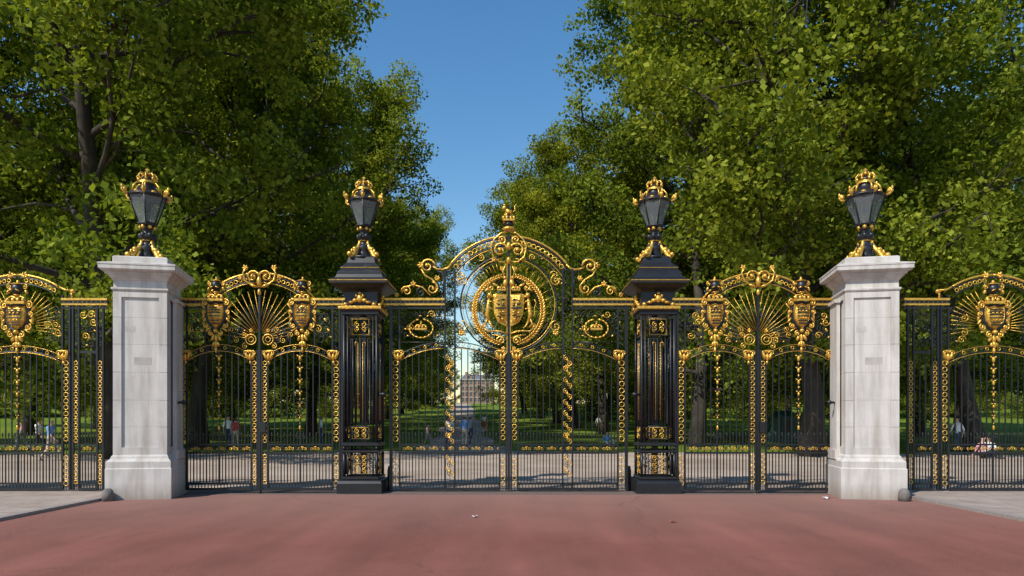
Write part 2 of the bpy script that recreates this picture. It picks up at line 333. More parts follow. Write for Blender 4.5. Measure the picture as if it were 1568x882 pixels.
# ------------------------------------------------------------------ central gate
p=Pen(779,14.8)
for d in (-1,1):
    p.stile(d*173,468,750,12)
    p.stile(d*90,412,676,15,756)
    p.stile(d*8.8,536,750,10)
    for q in (-7.5,7.5): p.bar(d*90+q,676,750,.018,0,0,.026)
    v=548
    while v<735:
        if not 672<v<700:
            p.spiral(d*90-2.6,v,4.6,90,1,1.2,.011,1,-.02,12); p.spiral(d*90+2.6,v+8,4.6,-90,1,1.2,.011,1,-.02,12)
            p.blob(d*90,v+4,1.6,3.6,.02,20,1,-.02)
        v+=17
    p.acanthus(d*90,563,6,90); p.acanthus(d*90,664,6,-90)
    def half(ua,va,ub,vb):
        n=10; P=[(ua+(ub-ua)*i/n, va+(vb-va)*(i/n)**2) for i in range(n+1)]
        p.line(P,.014); p.line([(a,b_+8) for a,b_ in P],.017); p.line([(a,b_+9.6) for a,b_ in P],.007,1,-.012)
        for i in range(8):
            t=(i+.5)/8; p.ring(ua+(ub-ua)*t,va+(vb-va)*t*t+4,2.2,.008,i%2,-.005,7)
        return lambda u:va+(vb-va)*max(0,min(1,(u-ua)/(ub-ua)))**2+8
    fo=half(d*98,524,d*167,543); fi=half(d*82,524,d*14,543)
    p.line([(d*98,524),(d*167,524)],.012)
    p.bars(*sorted((d*98,d*167)),fo); p.bars(*sorted((d*82,d*14)),fi)
    p.bracket(d*169,544,-d); p.bracket(d*12,544,d)
    p.lowerrail(*sorted((d*14,d*82))); p.lowerrail(*sorted((d*98,d*167))); p.lowerrail(d*90-7,d*90+7)
    p.goldrail(*sorted((d*98,d*190)))
    p.filigree(*sorted((d*100,d*168)),476,524,11,.25,.010,5,lambda u,v:math.hypot(u-d*134,(v-500))>17)
    p.crown(d*134,503,18)
    for a in range(-70,251,20):
        A=math.radians(a); p.blob(d*134+18*math.cos(A),503+14*math.sin(A),3.4,1.4,.02,-a+90,1,-.01)
    p.bar(d*181,468,750,.02)
    for R,r,g in ((114,.024,1),(111,.02,0),(99,.018,0),(97,.010,1)):
        p.arc(0,475.6,R,90,90+d*52 if R>105 else 90+d*62,r,g,20)
    for i in range(12):
        A=math.radians(90+d*(5+i*4.1)); p.ring(105*math.cos(A),475.6-105*math.sin(A),3.4,.012,1,-.01,8)
    p.line([(d*88,405),(d*94,411),(d*101,413),(d*110,412),(d*116,408)],.026,1)
    p.line([(d*82,408),(d*90,415),(d*100,417.5),(d*110,416)],.02,0)
    p.spiral(d*124,408,12,0 if d<0 else 180,-d,1.35,.028,1,-.02,20); p.spiral(d*124,408,9,90,d,1.1,.022,0,.01)
    p.acanthus(d*132,406,8,180 if d<0 else 0)
    p.line([(d*134,412),(d*128,422),(d*117,428),(d*110,436),(d*112,447)],.022,1,-.01)
    p.spiral(d*117,442,10,90,d,1.3,.022,1,-.02,18); p.acanthus(d*108,428,7,60 if d>0 else 120)
    p.line([(d*100,418),(d*100,456)],.02,0)
    p.line([(d*120,452),(d*132,440),(d*146,436),(d*158,440),(d*164,448)],.021,1)
    p.spiral(d*156,446,8.5,0 if d>0 else 180,d,1.3,.020,1,-.01,18); p.spiral(d*134,448,8,90,-d,1.2,.022,0); p.acanthus(d*146,437,7,90)
    p.acanthus(d*170,452,6,20 if d>0 else 160)
    # roundel
    p.arc(0,466,74,90+d*8,90+d*172,.022,0,30); p.arc(0,466,70.5,90+d*8,90+d*172,.009,1,30,-.01); p.arc(0,466,66,90+d*10,90+d*170,.010,0,30)
    for i in range(30):
        A=math.radians(90+d*(12+i*5.3)); c,s_=math.cos(A),math.sin(A)
        if d>0 or i%2: p.line([(54*c,470-58*s_),(65*c,466-65*s_)],.007,1,.005)
    # wreath of the roundel, slender and leafy, larger than the arms
    for i in range(34):
        A=math.radians(90+d*(12+i*4.6)); c,s_=math.cos(A),math.sin(A); deg=math.degrees(A)
        wv=.65+.6*math.sin(math.pi*i/33)
        p.blob(54*c,475-55*s_,4.2*wv,1.4*wv,.03,deg+90+32*d,1,-.02); p.blob(50*c,475-51*s_,3.4*wv,1.2,.03,deg+90-32*d,1,-.04)
    p.arc(0,475,52,90+d*12,90+d*166,.011,1,26,-.02,1.02); p.arc(0,475,45,90+d*14,90+d*160,.012,0,26,-.01,1.03)
    # achievement of arms: one half on each leaf, forming a single shield with supporters and helm
    p.b(1).add([p.P(d*2.2,452,-.05),p.P(d*19,450,-.05),p.P(d*24,452,-.05),p.P(d*23,470,-.05),p.P(d*22,482,-.05),p.P(d*16,494,-.05),p.P(d*2.2,501,-.05),
                p.P(d*4,455,-.08),p.P(d*18,454,-.12),p.P(d*20.5,456,-.07),p.P(d*20,470,-.07),p.P(d*19,480,-.07),p.P(d*14,490,-.09),p.P(d*4,496,-.06),p.P(d*11,472,-.14)],
               [(i,(i+1)%7,7+(i+1)%7,7+i) for i in range(7)]+[(7+i,7+(i+1)%7,14) for i in range(7)],0)
    p.rail(*sorted((d*4,d*20)),472,474.4,.012,0,-.14); p.line([(d*12,456),(d*12,490)],.007,0,-.14)
    for k,(a,b_) in enumerate(((8,460),(8,465),(8,469),(16,461),(16,467),(8,479),(8,484),(15,480),(15,486),(9,490))): p.blob(d*a,b_,3.0,1.2,.03,15*d,k%2,-.125)
    p.crown(d*11,444,13,1,-.05); p.blob(d*5,434,4,6,.05,10*d,1,-.05); p.blob(d*6,426,3,3,.05,0,1,-.05)
    gs=1
    p.line([(d*30,494),(d*33,482),(d*31,468),(d*30,458)],[.030,.050,.045,.030],gs,-.05,6); p.blob(d*29,453,4,4.2,.06,0,gs,-.06); p.blob(d*25.5,455,2.4,1.5,.03,-10*d,gs,-.07)
    p.line([(d*31,464),(d*26,462),(d*24,466)],[.022,.016,.012],gs,-.07,5); p.line([(d*32,470),(d*27,474),(d*24.5,473)],[.02,.016,.012],gs,-.07,5)
    p.line([(d*32,488),(d*36,496),(d*31,502)],[.032,.02,.015],gs,-.05,5); p.line([(d*30,492),(d*26,500),(d*22,503)],[.028,.018,.013],gs,-.06,5)
    p.line([(d*34,486),(d*40,482),(d*39,472),(d*42,464),(d*39,459)],[.012,.012,.011,.011,.016],gs,-.03,5)
    if d<0:
        for k in range(6): p.blob(d*(27.5+k*.9),449.5+k*1.2,1.4,2.2,.05,k*30,1,-.05)
    else: p.line([(28,450),(25,440)],[.010,.004],1,-.06)
    p.spiral(d*27,441,6,90,-d,1.3,.018,1,-.04); p.blob(d*20,437,6,1.8,.03,30*d,1,-.04); p.blob(d*33,444,5,1.8,.03,-35*d,1,-.04)
    p.line([(d*2,512),(d*12,508),(d*22,507),(d*32,508),(d*38,503)],.022,1,-.05); p.line([(d*4,518),(d*14,514),(d*26,513)],.015,1,-.04)
    p.spiral(d*38,500,5,-90,d,1.2,.016,1,-.04); p.spiral(d*12,522,7,0 if d>0 else 180,d,1.3,.022,1,-.04); p.acanthus(d*25,520,7,-20 if d>0 else 200); p.acanthus(d*8,532,6,-90)
    p.filigree(*sorted((d*60,d*82)),404,522,12,.35,.012,9,lambda u,v:math.hypot(u,v-466)>77 and math.hypot(u,v-475.6)<95)
    p.filigree(*sorted((d*8,d*60)),380,404,10,.4,.012,9,lambda u,v:math.hypot(u,v-466)>77 and math.hypot(u,v-475.6)<95)
    for v_ in (430,500): p.spiral(d*72,v_,9,90,d,1.4,.016,1,-.02)
    p.acanthus(d*72,512,8,90)
    p.spiral(d*13,384,12,0 if d<0 else 180,-d,1.35,.028,1,-.05,22); p.spiral(d*11,368,7,-90,-d,1.3,.022,1,-.05,18)
    p.line([(d*3,356),(d*12,358),(d*22,367),(d*27,378),(d*24,394),(d*14,402),(d*6,402)],.022,1,-.04)
    p.acanthus(d*22,396,6,-60 if d>0 else -120); p.blob(d*13,384,3,3,.07,0,1,-.06); p.acanthus(d*10,410,6,-90)
    p.line([(d*4,404),(d*9,416),(d*6,428)],.018,1,-.03)
p.bar(0,360,750,.03,0,0,.04)
p.bar(-2.6,405,540,.008,1,-.035); p.bar(2.6,405,540,.008,1,-.035)
p.blob(0,400,4,6,.07,0,1,-.05); p.blob(0,378,3.5,7,.06,0,1,-.05)
p.blob(0,351,11,4,.14,0,1); p.blob(0,344,8,5,.11,0,0); p.rail(-9,9,337,340,.12,1)
for a in (-8,-3,3,8): p.blob(a,334.5,2.2,3.4,.05,0,1,-.05)
p.blob(0,334,7,4,.1,0,0)
p.line([(5,325),(0,325),(-4,322)],[.05,.055,.05],1,0,6); p.blob(-6.5,318.5,3.2,3.8,.05,0,1); p.blob(-9.2,319.5,1.8,1.4,.03,0,1); p.blob(-6,314,2.4,1.4,.04,0,1)
for a in (-6,-3.5,3.5,6): p.line([(a*.8,325),(a,334)],.016,1,0,5)
p.line([(6,325),(10,322),(9,316),(12,313)],.013,1)
p.finish('ornamental_main_gate')
# ------------------------------------------------------------------ side gates
def side_gate(axis,seed):
    p=Pen(axis,14.45)
    for d in (-1,1):
        p.stile(d*117,468,750,11); p.stile(d*8,536,750,9)
        f=p.archband(*sorted((d*13,d*111)),528,543)
        p.bars(*sorted((d*13,d*62)),f); p.bars(*sorted((d*62,d*111)),f)
        p.tassel(d*62,538,655)
        p.bracket(d*113,544,-d); p.bracket(d*14,544,d)
        p.lowerrail(*sorted((d*13,d*111))); p.goldrail(*sorted((d*80,d*131)))
        p.bar(d*126,468,750,.018)
        p.filigree(*sorted((d*84,d*111)),478,526,11,.3,.012,seed)
        p.filigree(*sorted((d*22,d*50)),500,527,9,.25,.010,seed+3)
        p.filigree(*sorted((d*84,d*111)),478,526,17,.0,.009,seed+8)
        p.bar(d*84,468,532,.014); p.bar(d*47,447,530,.010)
        p.emblem(d*66,427,541,38)
        for R,r,g in ((116,.024,1),(112.5,.018,0),(103,.016,0),(101,.009,1)): p.arc(0,534,R,90,90+d*(36 if R>110 else 38),r,g,16)
        for i in range(8):
            A=math.radians(90+d*(8+i*3.9)); p.ring(108*math.cos(A),534-108*math.sin(A),2.8,.010,1,-.01,7)
        p.line([(d*66,440),(d*74,446),(d*84,457)],.024,1)
        for i in range(11):
            A=math.radians(90+d*(6+i*7.2)); L=82-(i*1.1)
            if i>7: L=58
            p.line([(d*4+17*math.cos(A),522-17*math.sin(A)),(L*math.cos(A),524-L*math.sin(A)*.98)],.007,1,.006)
        for i in range(9):
            A=math.radians(90+d*(9+i*7.6)); p.line([(d*4+20*math.cos(A),522-20*math.sin(A)),(60*math.cos(A),524-60*math.sin(A)*.98)],.007,0,.006)
        p.spiral(d*10,424,10,0 if d<0 else 180,-d,1.3,.024,1,-.04,20); p.line([(d*2,440),(d*12,437),(d*22,430),(d*25,418),(d*20,410)],.022,1,-.03)
        p.acanthus(d*21,412,7,60 if d>0 else 120); p.acanthus(d*28,426,6,0 if d>0 else 180); p.blob(d*9,438,6,2.4,.05,20*d,1,-.03); p.blob(d*10,424,2.6,2.6,.06,0,1,-.05)
        p.ring(d*13,520,8,.014,1,-.02,12); p.ring(d*13,520,4,.010,1,-.02,9); p.acanthus(d*13,508,5,90)
        p.spiral(d*22,530,5,90,-d,1.2,.013,1,-.02)
    p.blob(0,432,4,9,.07,0,1,-.03); p.bar(0,425,755,.022,0,0,.035); p.blob(0,448,3,5,.04,0,1,-.03)
    p.blob(0,753,3,2.6,.05,0,0)
    p.rail(2,10,646,662,.04,0,-.02)
    p.finish('ornamental_side_gate')
side_gate(398,11); side_gate(1160,23)
def wicket(axis,seed):
    p=Pen(axis,14.45)
    f=p.archband(-67,67,530,545)
    p.bars(-67,0,f); p.bars(0,67,f); p.lowerrail(-67,67); p.tassel(0,540,655)
    p.emblem(0,432,542,46)
    for d in (-1,1):
        p.stile(d*74,452,750,11); p.stile(d*89,468,750,9); p.stile(d*126,468,750,9)
        p.goldrail(*sorted((d*68,d*138)),457); p.lowerrail(*sorted((d*94,d*121)))
        p.bars(*sorted((d*94,d*121)),lambda u:541); p.rail(*sorted((d*94,d*121)),537,541,.02)
        p.filigree(*sorted((d*94,d*121)),476,536,12,.35,.012,seed)
        p.bracket(d*70,544,-d)
        for R,r,g in ((116,.026,1),(112,.018,0),(103,.016,0)): p.arc(0,537,R,90,90+d*33,r,g,14)
        for i in range(7):
            A=math.radians(90+d*(7+i*4)); p.ring(108*math.cos(A),537-108*math.sin(A),2.8,.011,1,-.01,7)
        p.line([(d*62,439),(d*72,444),(d*84,445)],.026,1); p.blob(d*84,446,4,3.5,.05); p.line([(d*82,446),(d*82,457)],.025,1)
        for i in range(12):
            A=math.radians(90+d*(24+i*7)); L=66
            if abs(L*math.cos(A))>64: L=64/abs(math.cos(A))
            p.line([(28*math.cos(A),500-28*math.sin(A)),(L*math.cos(A),500-L*math.sin(A)*.9)],.0075,1,.006)
        p.filigree(*sorted((d*40,d*66)),470,528,12,.2,.010,seed+4)
        p.acanthus(d*10,424,8,70 if d>0 else 110)
    p.finish('ornamental_wicket_gate')
wicket(28,31); wicket(1520,37)
# ------------------------------------------------------------------ lantern
def lantern_mesh():
    i=MB();g=MB();gl=MB()
    for k in range(4):
        a=math.pi/4+k*math.pi/2; c,s=math.cos(a),math.sin(a)
        pr=[(.40,.05),(.36,.02),(.30,.06),(.25,.16),(.17,.24),(.12,.34),(.13,.40)]
        g.tube([(r*c,r*s,z) for r,z in pr],[.03,.04,.05,.055,.045,.035,.02],6)
        g.blob((.40*c,.40*s,.07),(.055,.055,.055)); g.blob((.25*c,.25*s,.20),(.06,.06,.05))
        g.blob((.33*c,.33*s,.14),(.03,.03,.05))
    i.loft([(.30,0),(.30,.04),(.16,.07),(.13,.2),(.17,.26),(.11,.32),(.085,.40),(.13,.44),(.15,.48),(.12,.53),(.075,.57),(.085,.61),(.12,.66),(.10,.70)],0,12,smooth=True)
    g.loft([(.105,.395),(.112,.405),(.105,.415)],0,12)
    for k in range(6):
        a=k*math.pi/3; c,s=math.cos(a),math.sin(a); g.blob((.12*c,.12*s,.665),(.04,.04,.04)); i.blob((.12*c,.12*s,.50),(.05,.05,.06)); i.blob((.13*c,.13*s,.30),(.035,.035,.05))
    zb,zt,rb,rt=.73,1.24,.17,.345
    gl.loft([(rb-.008,zb+.01),(rt-.008,zt-.01)],0,6,rot=math.pi/6)
    i.loft([(rb-.02,zb-.04),(rb+.02,zb-.005),(rb+.005,zb+.02)],0,6,rot=math.pi/6)
    for rr_,zz,th in ((rt,zt,.022),(rb,zb+.01,.016)):
        i.tube([(rr_*math.cos(math.pi/6+k*math.pi/3),rr_*math.sin(math.pi/6+k*math.pi/3),zz) for k in range(6)],th,5,0,True)
    for k in range(6):
        a=math.pi/6+k*math.pi/3; c,s=math.cos(a),math.sin(a)
        i.tube([(rb*c,rb*s,zb),(rt*c,rt*s,zt)],.014,4)
        g.tube([(rt*c,rt*s,zt+.0),((rt+.07)*c,(rt+.07)*s,zt+.02),((rt+.11)*c,(rt+.11)*s,zt+.07),((rt+.07)*c,(rt+.07)*s,zt+.12),((rt+.03)*c,(rt+.03)*s,zt+.10)],[.018,.026,.028,.022,.015],6)
        g.blob(((rt+.06)*c,(rt+.06)*s,zt+.07),(.045,.045,.05)); g.blob(((rt+.11)*c,(rt+.11)*s,zt+.125),(.022,.022,.045))
        a2=k*math.pi/3; g.blob((rt*.86*math.cos(a2),rt*.86*math.sin(a2),zt+.05),(.05,.05,.03))
        g.tube([(.27*c,.27*s,zt+.08),(.25*c,.25*s,zt+.19),(.19*c,.19*s,zt+.26),(.12*c,.12*s,zt+.27)],[.02,.018,.016,.012],5)
    i.loft([(rt,zt+.005),(rt,zt+.025),(.29,zt+.07),(.21,zt+.13),(.15,zt+.18),(.12,zt+.26),(.13,zt+.28)],0,12,smooth=True)
    i.loft([(.02,.74),(.02,.95),(.045,.97),(.045,1.12),(.02,1.14)],0,8)
    z=zt+.26
    g.loft([(.145,z),(.16,z+.01),(.155,z+.05),(.14,z+.055)],0,14)
    for k in range(8):
        a=k*math.pi/4; c,s=math.cos(a),math.sin(a); g.blob((.155*c,.155*s,z+.085),(.026,.026,.035))
    for k in range(4):
        a=k*math.pi/4; c,s=math.cos(a),math.sin(a)
        g.tube([(q*c,q*s,z+h) for q,h in ((-.15,.06),(-.18,.13),(-.13,.20),(-.03,.185),(0,.18),(.03,.185),(.13,.20),(.18,.13),(.15,.06))],.016,5)
    i.blob((0,0,z+.09),(.10,.10,.07)); g.blob((0,0,z+.215),(.036,.036,.036)); g.box(-.012,.012,-.012,.012,z+.245,z+.31); g.box(-.035,.035,-.011,.011,z+.27,z+.292)
    out=[]
    for mb,nm,m in ((i,'lantern_frame',IRON),(g,'lantern_gilding',GOLD),(gl,'lantern_glazing',GLASS)):
        me=bpy.data.meshes.new(nm); me.from_pydata(mb.v,[],mb.f); me.materials.append(m)
        me.polygons.foreach_set('use_smooth',[False]*len(mb.f) if m is GLASS else mb.s); me.update(); out.append((nm,me))
    return out
LM=lantern_mesh()
def lantern(x,y,z,sc,rz=0):
    e=empty('crowned_gate_lantern',(x,y,z),rz); e.scale=(sc,)*3
    for nm,me in LM: linked(nm,me,(0,0,0),parent=e)
# ------------------------------------------------------------------ stone piers
def pier_mb():
    m=MB()
    m.loft([(.60,0),(.60,.60),(.585,.62),(.585,.74),(.57,.76),(.53,.80),(.52,.84),(.49,.88)],0)
    zs=[.88,1.42,1.95,2.50,3.05,3.58,4.10]
    for a,b_ in zip(zs[:-1],zs[1:]):
        m.loft([(.450,a),(.455,a+.005),(.455,b_-.005),(.450,b_)],0)
    for sx in (-1,1):
        for sy in (-1,1):
            for k,(a,b_) in enumerate(zip(zs[:-1],zs[1:])):
                x0,x1=sorted((sx*.492,sx*.34)); y0,y1=sorted((sy*.492,sy*.34)); m.box(x0,x1,y0,y1,a+.003,b_-.003)
    m.box(-.34,.34,-.490,.490,.882,1.02); m.box(-.34,.34,-.490,.490,3.98,4.098); m.box(-.490,.490,-.34,.34,.882,1.02); m.box(-.490,.490,-.34,.34,3.98,4.098)
    for sx in (-1,1):
        x0,x1=sorted((sx*.494,sx*.56)); m.box(x0,x1,-.12,.42,.80,3.95)
        x0,x1=sorted((sx*.494,sx*.60)); m.box(x0,x1,-.16,.46,3.95,4.02); m.box(x0,x1,-.16,.46,.76,.95)
    m.loft([(.50,4.10),(.52,4.13),(.52,4.16),(.485,4.17),(.485,4.30),(.50,4.31),(.52,4.34),(.57,4.40),(.60,4.42),(.60,4.45),(.66,4.47),(.69,4.50),(.69,4.57),(.70,4.58),(.70,4.61),(.52,4.66)],0)
    m.loft([(.50,4.655),(.50,4.77),(.47,4.79)],0)
    m.box(-.12,.20,-.4575,-.45,2.66,2.80,1); m.box(-.28,-.10,-.4572,-.45,3.3,3.42,1)
    return m
pm=pier_mb()
for x,rz in ((-7.36,11),(7.27,-11)):
    e=empty('stone_gate_pier',(x,-.85,0),math.radians(rz))
    pm.obj('stone_pier_masonry',[STONE,STONED],e)
    d=1 if x<0 else -1
    g=MB(); g.loft([(.11,0),(.11,.14),(.09,.2),(.05,.24)],0,10,cx=-d*.50,cy=-.72,smooth=True); g.obj('guard_stone',[simple('dark_guard_stone',(.16,.14,.13),.9,0,.3,6)],e)
    h=MB(); h.tube([(d*.50,.1,1.9),(d*.60,-.02,1.92),(d*.66,-.05,1.92)],.025,6); h.blob((d*.68,-.05,1.92),(.05,.05,.05)); h.obj('gate_latch',[IRON],e)
    lantern(x-d*.02,-.85,4.78,1.06,math.radians(rz+8))
for x in (-12.75,12.55):
    e=empty('stone_gate_pier',(x,-.35,0)); pm.obj('stone_pier_masonry',[STONE,STONED],e)
# ------------------------------------------------------------------ iron piers (open cages of reeded posts)
def iron_pier(x):
    i=MB();g=MB()
    i.loft([(.47,0),(.47,.22),(.45,.27),(.40,.29)],0)
    i.loft([(.06,.29),(.06,3.9)],0)
    for z0,z1,h in ((.29,.36,.39),(.86,.92,.39),(1.0,1.08,.39),(3.78,3.86,.39)): i.loft([(h-.02,z0),(h,z0+.015),(h,z1-.015),(h-.02,z1)],0)
    for z0,z1 in ((.36,.86),(.92,1.0),(1.08,3.78)):
        for sx in (-1,1):
            for sy in (-1,1):
                for a,b_ in ((.345,.345),(.345,.27),(.27,.345)):
                    i.tube([(sx*a,sy*b_,z0),(sx*a,sy*b_,z1)],.030 if a==b_ else .018,6)
    for side in range(4):
        R=Matrix.Rotation(side*math.pi/2,3,'Z')
        def T(pts): return [tuple(R@Vector(q)) for q in pts]
        y=-.335
        def rect(w,z0,z1,r,mb,yy=y): mb.tube(T([(-w,yy,z0),(w,yy,z0),(w,yy,z1),(-w,yy,z1)]),r,4,0,True)
        for w,z0,z1 in ((.20,1.14,1.42),(.20,.40,.82),(.20,3.34,3.72)): rect(w,z0,z1,.014,i); rect(w-.025,z0+.025,z1-.025,.005,g,y-.01)
        rect(.20,1.48,3.28,.012,i)
        g.tube(T([(.05,y-.012,1.56),(.05,y-.012,3.2)]),.007,4); g.tube(T([(-.05,y-.012,1.56),(-.05,y-.012,3.2)]),.007,4)
        for q in (-.16,-.085,0,.085,.16): i.tube(T([(q,y-.002,1.48),(q,y-.002,3.28)]),.016 if q else .022,4)
        for d in (-1,1): g.tube(T([(d*.05,y-.016,3.2),(d*.11,y-.016,3.2),(d*.11,y-.016,3.12)]),.008,4)
        def sp(cx,cz,Rr,a0,d,mb,r=.010):
            P=[]
            for k in range(14):
                t=k/13; q=Rr*(1-.8*t); a=math.radians(a0)+d*2*math.pi*1.3*t; P.append((cx+q*math.cos(a),y-.014,cz+q*math.sin(a)))
            mb.tube(T(P),r,4)
        for cz in (1.28,.53,.70,3.53):
            for d in (-1,1):
                sp(d*.068,cz+.05,.06,90,-d,g); sp(d*.068,cz-.05,.06,-90,d,g); sp(d*.14,cz,.05,0,d,i,.012)
        for u,z,a,b_ in ((0,4.12,.07,.09),(-.1,4.08,.06,.045),(.1,4.08,.06,.045),(-.18,4.04,.06,.03),(.18,4.04,.06,.03),(0,4.23,.04,.04),(-.07,4.18,.03,.035),(.07,4.18,.03,.035)):
            c=T([(u,-.40,z)])[0]; g.blob(c,(a if side%2==0 else .05,.05 if side%2==0 else a,b_))
        for d in (-1,1): c=T([(d*.30,-.40,4.0)])[0]; g.blob(c,(.05,.05,.04))
    g.loft([(.43,3.89),(.45,3.905),(.45,3.945),(.44,3.96)],0); i.loft([(.37,3.80),(.40,3.88),(.40,3.96),(.36,4.0),(.36,4.26),(.40,4.30),(.50,4.36),(.56,4.40),(.60,4.42),(.60,4.46)],0)
    g.loft([(.60,4.461),(.612,4.47),(.612,4.48),(.60,4.484)],0)
    i.loft([(.59,4.483),(.59,4.51),(.50,4.55),(.47,4.62),(.47,4.66),(.44,4.70),(.40,4.74),(.40,4.80),(.30,4.90),(.27,5.02),(.27,5.04)],0)
    g.loft([(.405,4.765),(.411,4.773),(.405,4.781)],0)
    e=empty('iron_gate_pier',(x,0,0)); i.obj('pier_ironwork',[IRON],e); g.obj('pier_gilding',[GOLD],e)
    h=MB()
    for d in (-1,1): h.blob((d*.48,-.3,2.1),(.07,.05,.05)); h.tube([(d*.36,-.3,2.1),(d*.5,-.3,2.1)],.03,6)
    for d in (-1,1): h.loft([(.05,0),(.05,.45),(.03,.55)],0,8,cx=d*.53,cy=.15)
    h.obj('latch_and_stops',[IRON],e)
    lantern(x,0,5.02,1.0,.15)
iron_pier(-3.14); iron_pier(3.16)
# ------------------------------------------------------------------ terrain
def tz(x,y):
    D=y+CD
    t=max(0,min(1,(D-45)/180)); return 6.2*t*t*(3-2*t)
def sheet(name,mat,xs,ys,zoff):
    vs=[];fs=[]
    for j,y in enumerate(ys):
        for i,x in enumerate(xs): vs.append((x,y,tz(x,y)+zoff))
    n=len(xs)
    for j in range(len(ys)-1):
        for i in range(n-1): fs.append((j*n+i,j*n+i+1,(j+1)*n+i+1,(j+1)*n+i))
    m=MB(); m.add(vs,fs,0,True); return m.obj(name,[mat])
YS=[-600,-60,-20,0]+[i*8 for i in range(1,32)]+[300,500,900,1500]
sheet('lawn_ground',GRASS,[-1500,-600,-200,-120,-80,-40,-20,0,20,40,80,120,200,600,1500],YS,-.012)
ax=lambda y:-.073*(y+CD)+CX
vs=[];fs=[];rows=[]
for k in range(60):
    y=.25+k*1.0 if k<25 else 24.25+(k-25)*6
    hw=34 if y<13 else (max(2.2,34-(y-13)*6) if y<40 else 2.2)
    hw+=.4*math.sin(k*1.7)+.25*math.sin(k*.63)
    c=ax(y) if y>8 else ax(8)*y/8
    rows.append((c,hw,y))
gm=MB()
for c,hw,y in rows:
    for t in (-1,-.5,-.2,0,.2,.5,1): vs.append((c+t*hw,y,tz(c+t*hw,y)+.004))
for j in range(len(rows)-1):
    for i in range(6): fs.append((j*7+i,j*7+i+1,(j+1)*7+i+1,(j+1)*7+i))
gm.add(vs,fs,0,True); gm.obj('gravel_path',[GRAVEL])
m=MB(); m.add([(-8.0,-60,0),(8.2,-60,0),(8.2,.25,0),(-8.0,.25,0)],[(0,1,2,3)],0); m.obj('red_tarmac_road',[ROAD])
m=MB(); m.add([(-60,-60,-.006),(60,-60,-.006),(60,-22,-.006),(-60,-22,-.006)],[(0,1,2,3)],0); m.obj('carriageway',[ROAD])
KERB=simple('granite_kerb',(.26,.225,.205),.8,0,.25,20)
for sx,x0 in ((-1,-7.85),(1,7.95)):
    m=MB(); a,b_=sorted((x0+sx*.16,sx*40)); m.box(a,b_,-20,.2,-.05,.050); m.obj('pavement',[PAVE])
    m=MB(); y=-20
    while y<-1.5:
        a,b_=sorted((x0,x0+sx*.155)); m.box(a,b_,y,y+.895,-.05,.054); y+=.9
    m.obj('kerb',[KERB])
m=MB(); m.box(-6.9,6.9,-.55,.22,-.03,.006); m.obj('gate_threshold',[simple('threshold_granite',(.14,.100,.088),.85,0,.25,12)])
W=simple('white_paper',(.75,.75,.72),.7,0,.05,5); O=simple('orange_wrapper',(.6,.16,.05),.6,0,.1,5)
def litter(px,py,mat,s,name):
    D=F*CH/(py-640); x=(px-784)*D/F+CX
    m=MB(); rn=random.Random(px); vs=[]
    for j in range(4):
        for i in range(4): vs.append((x+(i-1.5)*s*.5+rn.uniform(-.3,.3)*s*.4,D-CD+(j-1.5)*s*.5+rn.uniform(-.3,.3)*s*.4,.006+rn.random()*s*.55))
    m.add(vs,[(j*4+i,j*4+i+1,j*4+i+5,j*4+i+4) for j in range(3) for i in range(3)],0); m.obj(name,[mat])
litter(727,792,W,.055,'crumpled_paper'); litter(1030,800,O,.06,'sweet_wrapper'); litter(1265,764,W,.09,'crumpled_paper')
